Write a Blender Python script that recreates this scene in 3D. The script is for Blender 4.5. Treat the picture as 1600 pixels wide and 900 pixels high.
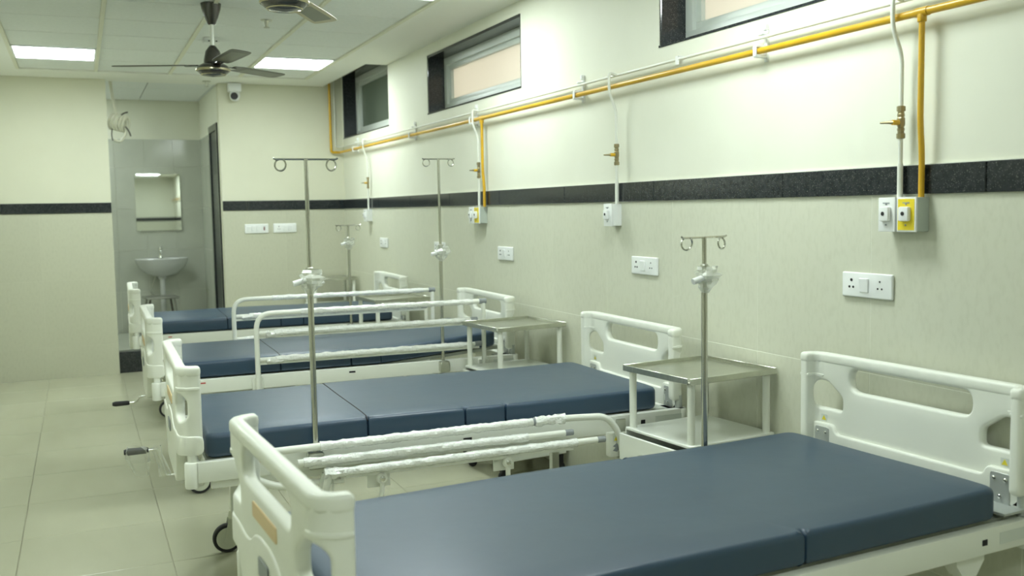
import bpy, bmesh, math, random
from mathutils import Vector, Matrix
from mathutils.geometry import delaunay_2d_cdt
random.seed(7)
S = bpy.context.scene
for o in list(bpy.data.objects): bpy.data.objects.remove(o)
COL = S.collection
PI = math.pi

# ------------------------------------------------------------------ camera
def make_camera():
    yaw, pitch, roll, f = .4176, -.0822, -.0175, 1516.0
    cy, sy, cp, sp = math.cos(yaw), math.sin(yaw), math.cos(pitch), math.sin(pitch)
    fwd = Vector((sy*cp, cy*cp, sp)); right = Vector((cy, -sy, 0)); up = right.cross(fwd)
    c, s = math.cos(roll), math.sin(roll)
    r2 = c*right + s*up; u2 = -s*right + c*up
    cam = bpy.data.cameras.new('camera'); o = bpy.data.objects.new('camera', cam); COL.objects.link(o)
    cam.sensor_width = 36; cam.lens = f/1600*36; cam.clip_start = .05; cam.clip_end = 100
    cam.dof.use_dof = True; cam.dof.focus_distance = 3.9; cam.dof.aperture_fstop = 3.2
    m = Matrix((r2, u2, -fwd)).transposed().to_4x4(); m.translation = Vector((-2.4475, 0, 1.465))
    o.matrix_world = m
    S.camera = o
make_camera()
# ------------------------------------------------------------------ world, exposure
W = bpy.data.worlds.new('world'); S.world = W; W.use_nodes = True
W.node_tree.nodes['Background'].inputs[0].default_value = (1.0, .97, .92, 1)
W.node_tree.nodes['Background'].inputs[1].default_value = 1.05
S.view_settings.view_transform = 'Standard'; S.view_settings.look = 'None'
S.view_settings.gamma = 1; S.view_settings.use_curve_mapping = False
S.view_settings.exposure = 1.52
LAMP_STRENGTH = 10.0
LAMP_COLOR = (.90, 1.0, .98)

# ------------------------------------------------------------------ materials
MATS = {}
def mat(name, col, rough=.5, metal=0.0, spec=.5, emit=None, estr=0, coat=0, alpha=1):
    m = bpy.data.materials.new(name); m.use_nodes = True
    b = m.node_tree.nodes['Principled BSDF']
    b.inputs['Base Color'].default_value = (*col, 1); b.inputs['Roughness'].default_value = rough
    b.inputs['Metallic'].default_value = metal; b.inputs['Specular IOR Level'].default_value = spec
    b.inputs['Coat Weight'].default_value = coat; b.inputs['Alpha'].default_value = alpha
    if emit: b.inputs['Emission Color'].default_value = (*emit, 1); b.inputs['Emission Strength'].default_value = estr
    MATS[name] = m; return m
def nodes(m): return m.node_tree.nodes, m.node_tree.links, m.node_tree.nodes['Principled BSDF']
def add_noise(m, col2, scale=8, detail=4, lo=.35, hi=.65, stretch=(1, 1, 1), bump=0, bscale=None, rand=0.0):
    """mottled second colour, optional fine relief and small per-piece tone shift"""
    n, l, b = nodes(m)
    tc = n.new('ShaderNodeTexCoord'); mp = n.new('ShaderNodeMapping'); mp.inputs['Scale'].default_value = stretch
    geo = n.new('ShaderNodeNewGeometry'); l.new(geo.outputs['Position'], mp.inputs['Vector'])
    nz = n.new('ShaderNodeTexNoise'); nz.inputs['Scale'].default_value = scale; nz.inputs['Detail'].default_value = detail
    l.new(mp.outputs[0], nz.inputs['Vector'])
    r = n.new('ShaderNodeMapRange'); r.inputs[1].default_value = lo; r.inputs[2].default_value = hi
    l.new(nz.outputs['Fac'], r.inputs[0])
    mx = n.new('ShaderNodeMix'); mx.data_type = 'RGBA'
    mx.inputs[6].default_value = b.inputs['Base Color'].default_value; mx.inputs[7].default_value = (*col2, 1)
    l.new(r.outputs[0], mx.inputs[0]); out = mx.outputs[2]
    if rand:
        oi = n.new('ShaderNodeObjectInfo'); hs = n.new('ShaderNodeHueSaturation')
        rr = n.new('ShaderNodeMapRange'); rr.inputs[3].default_value = 1-rand; rr.inputs[4].default_value = 1+rand
        l.new(oi.outputs['Random'], rr.inputs[0]); l.new(rr.outputs[0], hs.inputs['Value']); l.new(out, hs.inputs['Color']); out = hs.outputs[0]
    l.new(out, b.inputs['Base Color'])
    if bump:
        n2 = n.new('ShaderNodeTexNoise'); n2.inputs['Scale'].default_value = bscale or scale; n2.inputs['Detail'].default_value = 3
        l.new(mp.outputs[0], n2.inputs['Vector'])
        bp = n.new('ShaderNodeBump'); bp.inputs['Strength'].default_value = bump; bp.inputs['Distance'].default_value = .01
        l.new(n2.outputs['Fac'], bp.inputs['Height']); l.new(bp.outputs[0], b.inputs['Normal'])
    return m
def add_specks(m, col, scale=220, thr=.12):
    n, l, b = nodes(m)
    geo = n.new('ShaderNodeNewGeometry'); v = n.new('ShaderNodeTexVoronoi'); v.inputs['Scale'].default_value = scale
    l.new(geo.outputs['Position'], v.inputs['Vector'])
    lt = n.new('ShaderNodeMath'); lt.operation = 'LESS_THAN'; lt.inputs[1].default_value = thr
    sep = n.new('ShaderNodeSeparateColor'); l.new(v.outputs['Color'], sep.inputs[0]); l.new(sep.outputs[0], lt.inputs[0])
    mx = n.new('ShaderNodeMix'); mx.data_type = 'RGBA'; mx.inputs[7].default_value = (*col, 1)
    src = b.inputs['Base Color'].links[0].from_socket if b.inputs['Base Color'].links else None
    if src: l.new(src, mx.inputs[6])
    else: mx.inputs[6].default_value = b.inputs['Base Color'].default_value
    l.new(lt.outputs[0], mx.inputs[0]); l.new(mx.outputs[2], b.inputs['Base Color'])
    return m

M_wall = add_noise(mat('cream_paint', (.79, .80, .68), .55, spec=.3), (.77, .78, .655), 3, 3)
M_tile = add_noise(mat('beige_wall_tile', (.65, .66, .535), .30, spec=.45), (.60, .61, .485), 30, 9, .46, .80, (1, 2.0, 1.0), rand=.012)
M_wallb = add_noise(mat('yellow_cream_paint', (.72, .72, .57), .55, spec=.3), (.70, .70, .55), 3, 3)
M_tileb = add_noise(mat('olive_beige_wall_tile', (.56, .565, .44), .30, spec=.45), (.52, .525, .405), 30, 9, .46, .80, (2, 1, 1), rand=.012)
M_grout = mat('grout', (.80, .81, .70), .8)
M_gran = add_specks(add_noise(mat('black_granite', (.014, .018, .021), .12, spec=.5), (.030, .034, .037), 60, 4), (.12, .13, .12), 420, .05)
M_grandark = mat('dark_stone', (.02, .025, .028), .25)
M_floor = add_noise(mat('floor_tile', (.50, .50, .37), .22, spec=.5), (.455, .455, .33), 2.2, 5, .3, .7, (1.6, .5, 1), rand=.02)
M_fgrout = mat('floor_grout', (.34, .335, .24), .8)
M_ctile = add_noise(mat('ceiling_tile', (.86, .89, .86), .9, spec=.1), (.83, .86, .83), 40, 3, rand=.012)
M_cgap = mat('ceiling_gap', (.10, .11, .10), .9)
M_tbar = mat('ceiling_bar', (.80, .80, .66), .6)
M_border = mat('ceiling_border_paint', (.90, .91, .84), .7, spec=.2)
M_gtile = add_noise(mat('grey_glazed_tile', (.53, .555, .475), .10, spec=.5), (.50, .525, .45), 5, 3, rand=.02)
M_abs = mat('white_plastic_panel', (.84, .86, .77), .33, spec=.45)
M_paint = mat('white_powder_coat', (.84, .86, .78), .30, spec=.5)
M_shelf = mat('white_sheet_metal', (.82, .85, .77), .30, spec=.5)
M_matt = add_noise(mat('navy_vinyl', (.019, .050, .094), .38, spec=.75), (.021, .054, .100), 5, 2, bump=.12, bscale=6)
M_mattbase = mat('grey_platform', (.42, .45, .38), .4)
M_steel = mat('stainless_steel', (.56, .56, .50), .22, metal=1)
M_steelb = add_noise(mat('brushed_steel', (.62, .63, .55), .30, metal=1), (.54, .55, .48), 18, 4, .3, .7, (1, 6, 1))
M_plate = mat('zinc_plate', (.50, .53, .50), .4, metal=.35)
M_chrome = mat('chrome', (.75, .76, .72), .08, metal=1)
M_greyp = mat('grey_plastic', (.28, .30, .31), .45)
M_black = mat('black_rubber', (.018, .018, .02), .5)
M_wheel = mat('caster_hub', (.62, .64, .52), .4)
M_wrap = add_noise(mat('plastic_wrap', (.86, .88, .83), .16, spec=.8, coat=.5), (.92, .94, .90), 60, 5, .35, .65, bump=.5, bscale=120)
M_brass = mat('brass', (.36, .31, .18), .38, metal=.85)
M_yellow = add_noise(mat('yellow_paint', (.72, .43, .022), .28, spec=.5), (.62, .36, .02), 6, 3)
M_ylab = mat('yellow_label', (.86, .68, .03), .4)
M_wpipe = mat('white_pipe_paint', (.78, .80, .72), .35)
M_white = mat('white_plastic', (.86, .88, .86), .28, spec=.5)
M_boxg = mat('grey_box_paint', (.47, .52, .46), .5)
M_dark = mat('dark_hole', (.01, .01, .012), .6)
M_orange = mat('orange_card', (.76, .58, .33), .5)
M_fan = mat('dark_brown_enamel', (.035, .032, .026), .22, spec=.6, coat=.5)
M_fanb = mat('fan_blade_brown', (.085, .085, .062), .3, spec=.6)
M_fanbl = mat('fan_blade_reflection', (.55, .50, .34), .35)  # beige imitates the pale ceiling reflected in the dark blades
M_gold = mat('brass_ring', (.55, .50, .34), .2, metal=1)
M_ceram = mat('ceramic', (.62, .64, .62), .12, spec=.6)
M_mirror = mat('mirror_glass', (.86, .90, .86), .02, metal=1)
M_frame = mat('window_frame_white', (.66, .71, .66), .35)
M_cable = mat('cream_cable', (.70, .70, .56), .5)
M_wood = mat('dark_stool_metal', (.10, .095, .075), .45)
M_stoolt = mat('stool_top_steel', (.33, .34, .29), .35, metal=.6)
M_lamp = mat('led_diffuser', (.9, .9, .9), .5, emit=LAMP_COLOR, estr=LAMP_STRENGTH)
M_redink = mat('red_ink', (.55, .10, .08), .5)
M_redled = mat('red_switch', (.16, .015, .015), .4)
M_ink = mat('grey_ink', (.30, .33, .33), .6)
M_ochre = mat('yellow_ink', (.80, .68, .05), .5)
M_sticker = mat('sticker_paper', (.66, .70, .64), .5)

def film():
    m = bpy.data.materials.new('clear_film'); m.use_nodes = True; n, l = m.node_tree.nodes, m.node_tree.links
    n.clear(); out = n.new('ShaderNodeOutputMaterial'); mx = n.new('ShaderNodeMixShader')
    t = n.new('ShaderNodeBsdfTransparent'); g = n.new('ShaderNodeBsdfPrincipled')
    g.inputs['Base Color'].default_value = (.85, .88, .80, 1); g.inputs['Roughness'].default_value = .12
    lw = n.new('ShaderNodeLayerWeight'); lw.inputs[0].default_value = .35
    r = n.new('ShaderNodeMapRange'); r.inputs[3].default_value = .10; r.inputs[4].default_value = .75
    l.new(lw.outputs['Facing'], r.inputs[0]); l.new(r.outputs[0], mx.inputs[0])
    l.new(t.outputs[0], mx.inputs[1]); l.new(g.outputs[0], mx.inputs[2]); l.new(mx.outputs[0], out.inputs[0])
    return m
M_film = film()
def pane_mat(name, col, trans, gloss):
    """frosted pane: daylight from outside passes through it as diffuse light"""
    m = bpy.data.materials.new(name); m.use_nodes = True; n, l = m.node_tree.nodes, m.node_tree.links
    n.clear(); out = n.new('ShaderNodeOutputMaterial')
    d = n.new('ShaderNodeBsdfDiffuse'); d.inputs[0].default_value = (*col, 1)
    t = n.new('ShaderNodeBsdfTranslucent'); t.inputs[0].default_value = (*trans, 1)
    a = n.new('ShaderNodeMixShader'); a.inputs[0].default_value = .5
    g = n.new('ShaderNodeBsdfGlossy'); g.inputs['Roughness'].default_value = .05; g.inputs[0].default_value = (1, 1, 1, 1)
    b = n.new('ShaderNodeMixShader'); b.inputs[0].default_value = gloss
    l.new(d.outputs[0], a.inputs[1]); l.new(t.outputs[0], a.inputs[2]); l.new(a.outputs[0], b.inputs[1]); l.new(g.outputs[0], b.inputs[2]); l.new(b.outputs[0], out.inputs[0])
    return m
M_pane = pane_mat('frosted_pink_pane', (.80, .77, .70), (.82, .79, .71), .0)
M_paned = pane_mat('tinted_green_pane', (.16, .20, .16), (.22, .26, .21), .10)

# ------------------------------------------------------------------ helpers
def tag(o, label=None, cat=None, group=None, kind=None):
    if label: o['label'] = label
    if cat: o['category'] = cat
    if group: o['group'] = group
    if kind: o['kind'] = kind
    return o
def finish(name, me, m, parent=None, angle=40):
    if m is not None and not me.materials: me.materials.append(m)
    for p in me.polygons: p.use_smooth = True
    try: me.set_sharp_from_angle(angle=math.radians(angle))
    except Exception: pass
    o = bpy.data.objects.new(name, me); COL.objects.link(o)
    if parent: o.parent = parent
    return o
def obj(name, bm, m, parent=None, angle=40, recalc=True):
    if recalc: bmesh.ops.recalc_face_normals(bm, faces=bm.faces[:])
    me = bpy.data.meshes.new(name); bm.to_mesh(me); bm.free()
    return finish(name, me, m, parent, angle)
def link_mesh(name, me, parent=None, loc=(0, 0, 0), rz=0):
    o = bpy.data.objects.new(name, me); COL.objects.link(o); o.location = loc; o.rotation_euler = (0, 0, rz)
    if parent: o.parent = parent
    return o
def empty(name, loc=(0, 0, 0), rz=0, label=None, cat=None, group=None, kind=None, parent=None):
    o = bpy.data.objects.new(name, None); COL.objects.link(o); o.location = loc; o.rotation_euler = (0, 0, rz)
    o.empty_display_size = .1
    if parent: o.parent = parent
    return tag(o, label, cat, group, kind)
def copy_tree(o, parent=None):
    c = o.copy(); COL.objects.link(c); c.parent = parent
    for ch in [x for x in o.children]: copy_tree(ch, c)
    return c
def BM(): return bmesh.new()
def box(bm, x0, x1, y0, y1, z0, z1, bev=0, seg=2):
    v = [bm.verts.new((x, y, z)) for x in (x0, x1) for y in (y0, y1) for z in (z0, z1)]
    fs = [bm.faces.new([v[i] for i in f]) for f in ((0, 1, 3, 2), (4, 6, 7, 5), (0, 4, 5, 1), (2, 3, 7, 6), (0, 2, 6, 4), (1, 5, 7, 3))]
    bmesh.ops.recalc_face_normals(bm, faces=fs)
    if bev:
        es = list({e for f in fs for e in f.edges})
        bmesh.ops.bevel(bm, geom=es, offset=bev, segments=seg, profile=.6, affect='EDGES', clamp_overlap=True)
    return bm
def bx(x0, x1, y0, y1, z0, z1, bev=0, seg=2): return box(BM(), x0, x1, y0, y1, z0, z1, bev, seg)
def path_fillet(pts, r, n=6):
    """polyline with rounded corners"""
    P = [Vector(p) for p in pts]; out = [P[0]]
    for i in range(1, len(P)-1):
        a = (P[i-1]-P[i]); b = (P[i+1]-P[i]); la, lb = a.length, b.length; a.normalize(); b.normalize()
        d = min(r, la*.49, lb*.49); A = P[i]+a*d; B = P[i]+b*d
        for k in range(n+1):
            t = k/n; out.append((1-t)**2*A + 2*t*(1-t)*P[i] + t*t*B)
    out.append(P[-1]); return out
def tube(bm, pts, r, n=12, cap=True, radii=None, jitter=0):
    P = [Vector(p) for p in pts]; N = len(P)
    T = [(P[min(i+1, N-1)]-P[max(i-1, 0)]).normalized() for i in range(N)]
    up = Vector((0, 0, 1)) if abs(T[0].z) < .9 else Vector((1, 0, 0))
    u = T[0].cross(up).normalized(); rings = []
    for i in range(N):
        u = (u - T[i]*u.dot(T[i])).normalized(); w = T[i].cross(u); rr = radii[i] if radii else r
        ring = []
        for k in range(n):
            a = 2*PI*k/n; q = rr*(1+jitter*(random.random()-.5)*2) if jitter else rr
            ring.append(bm.verts.new(P[i]+u*(q*math.cos(a))+w*(q*math.sin(a))))
        rings.append(ring)
    for i in range(N-1):
        for k in range(n):
            bm.faces.new((rings[i][k], rings[i][(k+1) % n], rings[i+1][(k+1) % n], rings[i+1][k]))
    if cap: bm.faces.new(rings[0][::-1]); bm.faces.new(rings[-1])
    return bm
def rod(bm, a, b, r, n=12, **k): return tube(bm, [a, b], r, n, **k)
def lathe(bm, prof, cx=0, cy=0, n=24, axis='z', cap=True):
    """prof: (radius, height) from bottom to top about a vertical axis"""
    rings = []
    for r, z in prof:
        rings.append([bm.verts.new((cx+r*math.cos(2*PI*k/n), cy+r*math.sin(2*PI*k/n), z)) for k in range(n)])
    for i in range(len(rings)-1):
        for k in range(n): bm.faces.new((rings[i][k], rings[i][(k+1) % n], rings[i+1][(k+1) % n], rings[i+1][k]))
    if cap: bm.faces.new(rings[0][::-1]); bm.faces.new(rings[-1])
    return bm
def xform(bm, m, verts=None): bmesh.ops.transform(bm, matrix=m, verts=verts or bm.verts[:]); return bm
def wrap_sleeve(bm, a, b, r, step=.012, amp=.16):
    a, b = Vector(a), Vector(b); L = (b-a).length; n = max(4, int(L/step)); rad = []; pts = []
    for i in range(n+1):
        pts.append(a.lerp(b, i/n)); rad.append(r*(1+.07*math.sin(i*.9)+.06*random.random()))
    return tube(bm, pts, r, 10, radii=rad, jitter=amp*.6)

# flat moulded plates with rounded edges and holes, in (s, z) with thickness t
def inside(p, poly):
    x, y = p; c = False
    for i in range(len(poly)):
        x1, y1 = poly[i]; x2, y2 = poly[i-1]
        if (y1 > y) != (y2 > y) and x < (x2-x1)*(y-y1)/(y2-y1)+x1: c = not c
    return c
def area(poly): return .5*sum(poly[i-1][0]*poly[i][1]-poly[i][0]*poly[i-1][1] for i in range(len(poly)))
def round_poly(poly, r, n=5):
    out = []; N = len(poly)
    for i in range(N):
        p = Vector(poly[i]); rr = r[i] if isinstance(r, (list, tuple)) else r
        a = Vector(poly[i-1])-p; b = Vector(poly[(i+1) % N])-p; la, lb = a.length, b.length; a.normalize(); b.normalize()
        d = min(rr, la*.49, lb*.49)
        if d < 1e-5: out.append(tuple(p)); continue
        A, B = p+a*d, p+b*d
        for k in range(n+1):
            t = k/n; q = (1-t)**2*A+2*t*(1-t)*p+t*t*B; out.append((q.x, q.y))
    return out
def densify(poly, step):
    out = []
    for i in range(len(poly)):
        a, b = Vector(poly[i]), Vector(poly[(i+1) % len(poly)]); n = max(1, int(math.ceil((b-a).length/step)))
        for k in range(n): q = a.lerp(b, k/n); out.append((q.x, q.y))
    return out
def inset(poly, d):
    """move every vertex to its left side by d (ccw outline shrinks, cw hole grows)"""
    N = len(poly); out = []
    for i in range(N):
        p = Vector(poly[i]); a = (p-Vector(poly[i-1])); b = (Vector(poly[(i+1) % N])-p)
        if a.length < 1e-9 or b.length < 1e-9: out.append(tuple(p)); continue
        a.normalize(); b.normalize(); n1 = Vector((-a.y, a.x)); n2 = Vector((-b.y, b.x)); m = n1+n2
        if m.length < 1e-6: m = n1
        m.normalize(); k = 1/max(.5, m.dot(n1)); q = p+m*d*k; out.append((q.x, q.y))
    return out
def plate(outline, holes, t, bev, step=.03, grid=.04, fn=None, seg=3):
    """solid plate from -t/2 to t/2; fn(s, z, t) -> xyz"""
    loops = []
    o = densify(outline, step); o = o if area(o) > 0 else o[::-1]; loops.append(o)
    for h in holes:
        h = densify(h, step); loops.append(h if area(h) < 0 else h[::-1])
    steps = []                                     # (inset, height) from mid rim to the face
    for k in range(seg+1):
        a = PI/2*k/seg; steps.append((bev*(1-math.cos(a)), t/2-bev+bev*math.sin(a)))
    bm = BM(); inner = [inset(l, bev) for l in loops]
    pts = [p for l in inner for p in l]; edges = []; base = 0
    for l in inner:
        edges += [(base+i, base+(i+1) % len(l)) for i in range(len(l))]; base += len(l)
    xs = [p[0] for p in o]; zs = [p[1] for p in o]
    if grid:
        gx = min(xs)+grid/2
        while gx < max(xs):
            gz = min(zs)+grid/2
            while gz < max(zs):
                if inside((gx, gz), inner[0]) and not any(inside((gx, gz), h) for h in inner[1:]):
                    if all(min((gx-p[0])**2+(gz-p[1])**2 for p in l) > (grid*.45)**2 for l in inner): pts.append((gx, gz))
                gz += grid
            gx += grid
    vo, eo, fo, ov, oe, of = delaunay_2d_cdt([Vector(p) for p in pts], edges, [], 0, 1e-7)
    keep = []
    for f in fo:
        c = sum((vo[i] for i in f), Vector((0, 0)))/len(f)
        if inside(c, inner[0]) and not any(inside(c, h) for h in inner[1:]): keep.append(f)
    fn = fn or (lambda s, z, t: (s, z, t))
    for sgn in (1, -1):
        vv = [bm.verts.new(fn(p.x, p.y, sgn*t/2)) for p in vo]
        for f in keep:
            try: bm.faces.new([vv[i] for i in (f if sgn > 0 else f[::-1])])
            except ValueError: pass
    for l in loops:
        rings = []
        for ins, h in steps[::-1]: rings.append([fn(p[0], p[1], h) for p in inset(l, ins)])
        for ins, h in steps: rings.append([fn(p[0], p[1], -h) for p in inset(l, ins)])
        rv = [[bm.verts.new(p) for p in r] for r in rings]
        for i in range(len(rv)-1):
            for k in range(len(l)):
                k2 = (k+1) % len(l); bm.faces.new((rv[i][k], rv[i][k2], rv[i+1][k2], rv[i+1][k]))
    bmesh.ops.remove_doubles(bm, verts=bm.verts[:], dist=2e-5)
    loose = [v for v in bm.verts if not v.link_faces]
    bmesh.ops.delete(bm, geom=loose, context='VERTS')
    return bm

# ------------------------------------------------------------------ room constants
YB = 9.61; XL = -3.35; YF = -6.0; ZC = 2.69; ZT = 1.485; ZB2 = 1.58
JX0, JX1 = -2.17, -1.19         # opening to the wash alcove
YA = 11.35                      # alcove back wall
def struct(name, bm, m, **k): return tag(obj(name, bm, m, **k), kind='structure')
DT = .012                       # tile thickness

# ---- floor
fl = struct('floor', bx(XL-.2, .2, YF-.2, YA+.3, -.15, -.003), M_fgrout)
fm = {}
def piece(name, w, h, d, bev, m):
    """shared mesh of a flat piece lying centred at the origin: w along x, h along y, d thick along -z"""
    key = (name, round(w, 3), round(h, 3), round(d, 3), m.name)
    if key not in fm:
        bm = bx(-w/2, w/2, -h/2, h/2, -d, 0, bev, 1); bmesh.ops.recalc_face_normals(bm, faces=bm.faces[:])
        me = bpy.data.meshes.new(name); bm.to_mesh(me); bm.free(); me.materials.append(m); fm[key] = me
    return fm[key]
def spans(a, b, first, step):
    """cells between a and b with joints at first + k*step"""
    k = math.floor((a-first)/step); cuts = [a]; v = first+(k+1)*step
    while v < b-1e-6:
        if v-a > .01 and b-v > .01: cuts.append(v)
        v += step
    cuts.append(b); return list(zip(cuts[:-1], cuts[1:]))
G = .0035
for x0, x1 in spans(XL, 0, -2.155, .6):
    for y0, y1 in spans(.64, YB+.02, 4.24, .6):
        link_mesh('floor_tile', piece('floor_tile', x1-x0-G, y1-y0-G, .004, .0012, M_floor), fl, ((x0+x1)/2, (y0+y1)/2, 0))

obj('plain_floor', bx(XL, 0, YF, .64, -.004, 0), M_floor, fl)
# ---- wall pieces: tile / slab placed on a vertical face. normal axis given by rotation
def wall_piece(name, me, parent, pos, face):
    o = bpy.data.objects.new(name, me); COL.objects.link(o); o.parent = parent; o.location = pos
    o.rotation_euler = {'-x': (PI/2, 0, -PI/2), '-y': (PI/2, 0, 0), '+x': (PI/2, 0, PI/2), '+y': (PI/2, 0, PI)}[face]
    return o
def dado(parent, face, at, a, b, first, z0=0., rows=((0, .283), (.283, .883), (.883, ZT)), band_first=None, tm=None, proud=.0):
    tm = tm or M_tile; g = .0022
    sgn = {'-x': -1, '-y': -1, '+x': 1, '+y': 1}[face]
    for u0, u1 in spans(a, b, first, .6):
        for r0, r1 in rows:
            p = (at+sgn*DT, (u0+u1)/2, (r0+r1)/2) if face[1] == 'x' else ((u0+u1)/2, at+sgn*DT, (r0+r1)/2)
            wall_piece('tile', piece('tile', u1-u0-g, r1-r0-g, DT, .0008, tm), parent, p, face)
    if band_first is not None:
        for u0, u1 in spans(a, b, band_first, .9):
            d = .022; zc = (ZT+ZB2)/2
            p = (at+sgn*d, (u0+u1)/2, zc) if face[1] == 'x' else ((u0+u1)/2, at+sgn*d, zc)
            wall_piece('granite_slab', piece('granite_slab', u1-u0-.003, ZB2-ZT-.004, d, .002, M_gran), parent, p, face)

# ---- right wall with three window openings
WIN = [(2.1, 3.82), (5.325, 7.025), (8.035, 9.585)]; WZ0, WZ1 = 2.18, 2.615; WZ1b = 2.80
bm = BM(); ZTOP = 3.05; TW = .26
box(bm, 0, TW, YF-.2, YA+.2, -.1, WZ0)
prev = YF-.2
for i, (a, b) in enumerate(WIN):
    box(bm, 0, TW, prev, a, WZ0, ZTOP); box(bm, 0, TW, a, b, (WZ1 if i < 2 else WZ1b), ZTOP); prev = b
box(bm, 0, TW, prev, YA+.2, WZ0, ZTOP)
wr = struct('wall_right', bm, M_wall)
gb = obj('grout_bed', bx(-DT+.0007, 0, YF, YB, 0, ZT+.003), M_grout, wr)
dado(wr, '-x', 0, 1.2, YB, 2.498, band_first=2.94)
obj('plain_dado', bx(-DT, 0, YF, 1.2, 0, ZT), M_tile, wr); obj('plain_band', bx(-.022, 0, YF, 1.2, ZT+.002, ZB2-.002), M_gran, wr)
box_top = obj('band_grout', bx(-.008, 0, YF, YB, ZT, ZB2+.002), M_grout, wr)

# ---- windows
def window(i, y0, y1, z0, z1, pane):
    w = empty(f'window_{i}', (0, (y0+y1)/2, z0), kind='structure'); h = (y1-y0)/2; H = z1-z0
    t = .018
    obj('jamb_slab', bx(.004, .14, h-t, h, 0, H), M_gran, w); obj('jamb_slab', bx(.004, .14, -h, -h+t, 0, H), M_gran, w)
    obj('head_slab', bx(.004, .14, -h, h, H-t, H), M_gran, w); obj('sill_slab', bx(-.003, .14, -h, h, -.002, .008), M_gran, w)
    def ring(bm, x0, x1, a, b, c, d, wd, bev):
        box(bm, x0, x1, a, b, d-wd, d, bev); box(bm, x0, x1, a, b, c, c+wd, bev)
        box(bm, x0, x1, a, a+wd, c+wd*.98, d-wd*.98, bev); box(bm, x0, x1, b-wd, b, c+wd*.98, d-wd*.98, bev)
        return bm
    f = obj('frame', ring(BM(), .13, .22, -h+t, h-t, t, H-t, .055, .004), M_frame, w)
    obj('sash', ring(BM(), .15, .20, -h+t+.05, h-t-.05, t+.045, H-t-.045, .045, .006), M_frame, w)
    obj('pane', bx(.172, .178, -h+t+.09, h-t-.09, t+.08, H-t-.08), pane, w)
window(1, *WIN[0], WZ0, WZ1, M_pane); window(2, *WIN[1], WZ0, WZ1, M_pane); window(3, *WIN[2], WZ0, WZ1b, M_paned)

# ---- back wall: two pieces around the alcove opening
bm = BM(); box(bm, XL-.2, JX0, YB, YB+.12, -.1, ZTOP); box(bm, JX1, 0, YB, YB+.12, -.1, ZTOP)
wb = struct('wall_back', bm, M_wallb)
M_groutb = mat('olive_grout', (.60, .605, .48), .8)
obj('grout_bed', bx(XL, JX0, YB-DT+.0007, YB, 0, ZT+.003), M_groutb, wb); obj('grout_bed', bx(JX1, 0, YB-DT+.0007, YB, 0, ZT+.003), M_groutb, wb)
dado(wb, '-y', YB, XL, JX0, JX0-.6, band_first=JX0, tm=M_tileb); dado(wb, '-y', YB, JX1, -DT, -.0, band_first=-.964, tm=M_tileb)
# side and rear walls, mostly out of view
wl = struct('wall_left', bx(XL-.2, XL, YF-.2, YB, -.1, ZTOP), M_wall)
obj('grout_bed', bx(XL, XL+DT-.0007, YF, YB, 0, ZT+.003), M_grout, wl); dado(wl, '+x', XL, 1.2, YB, 2.498, band_first=2.94)
obj('plain_dado', bx(XL, XL+DT, YF, 1.2, 0, ZT), M_tile, wl); obj('plain_band', bx(XL, XL+.022, YF, 1.2, ZT+.002, ZB2-.002), M_gran, wl)
wf = struct('wall_front', bx(XL-.2, .2, YF-.2, YF, -.1, ZTOP), M_wall)
obj('plain_dado', bx(XL, 0, YF, YF+DT, 0, ZT), M_tile, wf); obj('plain_band', bx(XL, 0, YF, YF+.02, ZT, ZB2), M_gran, wf)

# ---- ceiling: plaster border around a grid of lay-in tiles
GX0, GX1, GY1 = -2.853, -.453, 9.137; GY0 = GY1-.6*25
SLOT = (8.05, -.185)
bm = BM(); T = .05
box(bm, XL-.2, GX0, YF-.2, YB+.14, ZC, ZC+T); box(bm, GX0, GX1, GY1, YB+.14, ZC, ZC+T)
box(bm, GX1, SLOT[1], SLOT[0], YB+.14, ZC, ZC+T); box(bm, GX1, .0, YF-.2, SLOT[0], ZC, ZC+T)
box(bm, GX0, GX1, YF-.2, GY0, ZC, ZC+T)
box(bm, XL-.2, TW, YF-.2, YA+.3, 2.95, 3.06)
ce = struct('ceiling', bm, M_border)
obj('gap_backing', bx(GX0, GX1, GY0, GY1, ZC+.022, ZC+.045), M_cgap, ce)
LIGHTS = {(0, 1), (3, 1), (3, 6), (3, 10), (0, 9), (1, 15), (3, 22)}      # (column, row counted from the back wall)
for c in range(4):
    for r in range(25):
        if (c, r) in LIGHTS: continue
        link_mesh('ceiling_tile', piece('ceiling_tile', .574, .586, .012, .003, M_ctile), ce, (GX0+.6*c+.3, GY1-.6*r-.3, ZC+.022))
for k in range(5):
    x = GX0+.6*k; obj('grid_bar', bx(x-.013, x+.013, GY0, GY1, ZC-.001, ZC+.02), M_tbar, ce)
def led_panel(x, y, z, label, lm=None):
    e = empty('ceiling_light', (x, y, z), label=label, cat='ceiling light', group='LED panels in the tiled ceiling')
    b = BM(); w = .287
    for q in ((-w, w, -w, -w+.014), (-w, w, w-.014, w), (-w, -w+.014, -w+.014, w-.014), (w-.014, w, -w+.014, w-.014)): box(b, *q, -.003, .012)
    obj('frame', b, M_white, e)
    obj('diffuser', bx(-w+.0145, w-.0145, -w+.0145, w-.0145, 0, .010), lm or M_lamp, e)
led_panel(-2.69, 10.57, ZC+.008, 'unseen square LED panel added inside the alcove behind the left wall, to brighten it', mat('alcove_fill_diffuser', (.9, .9, .9), .5, emit=LAMP_COLOR, estr=5.5))  # unseen panel, added only to brighten the alcove
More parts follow.
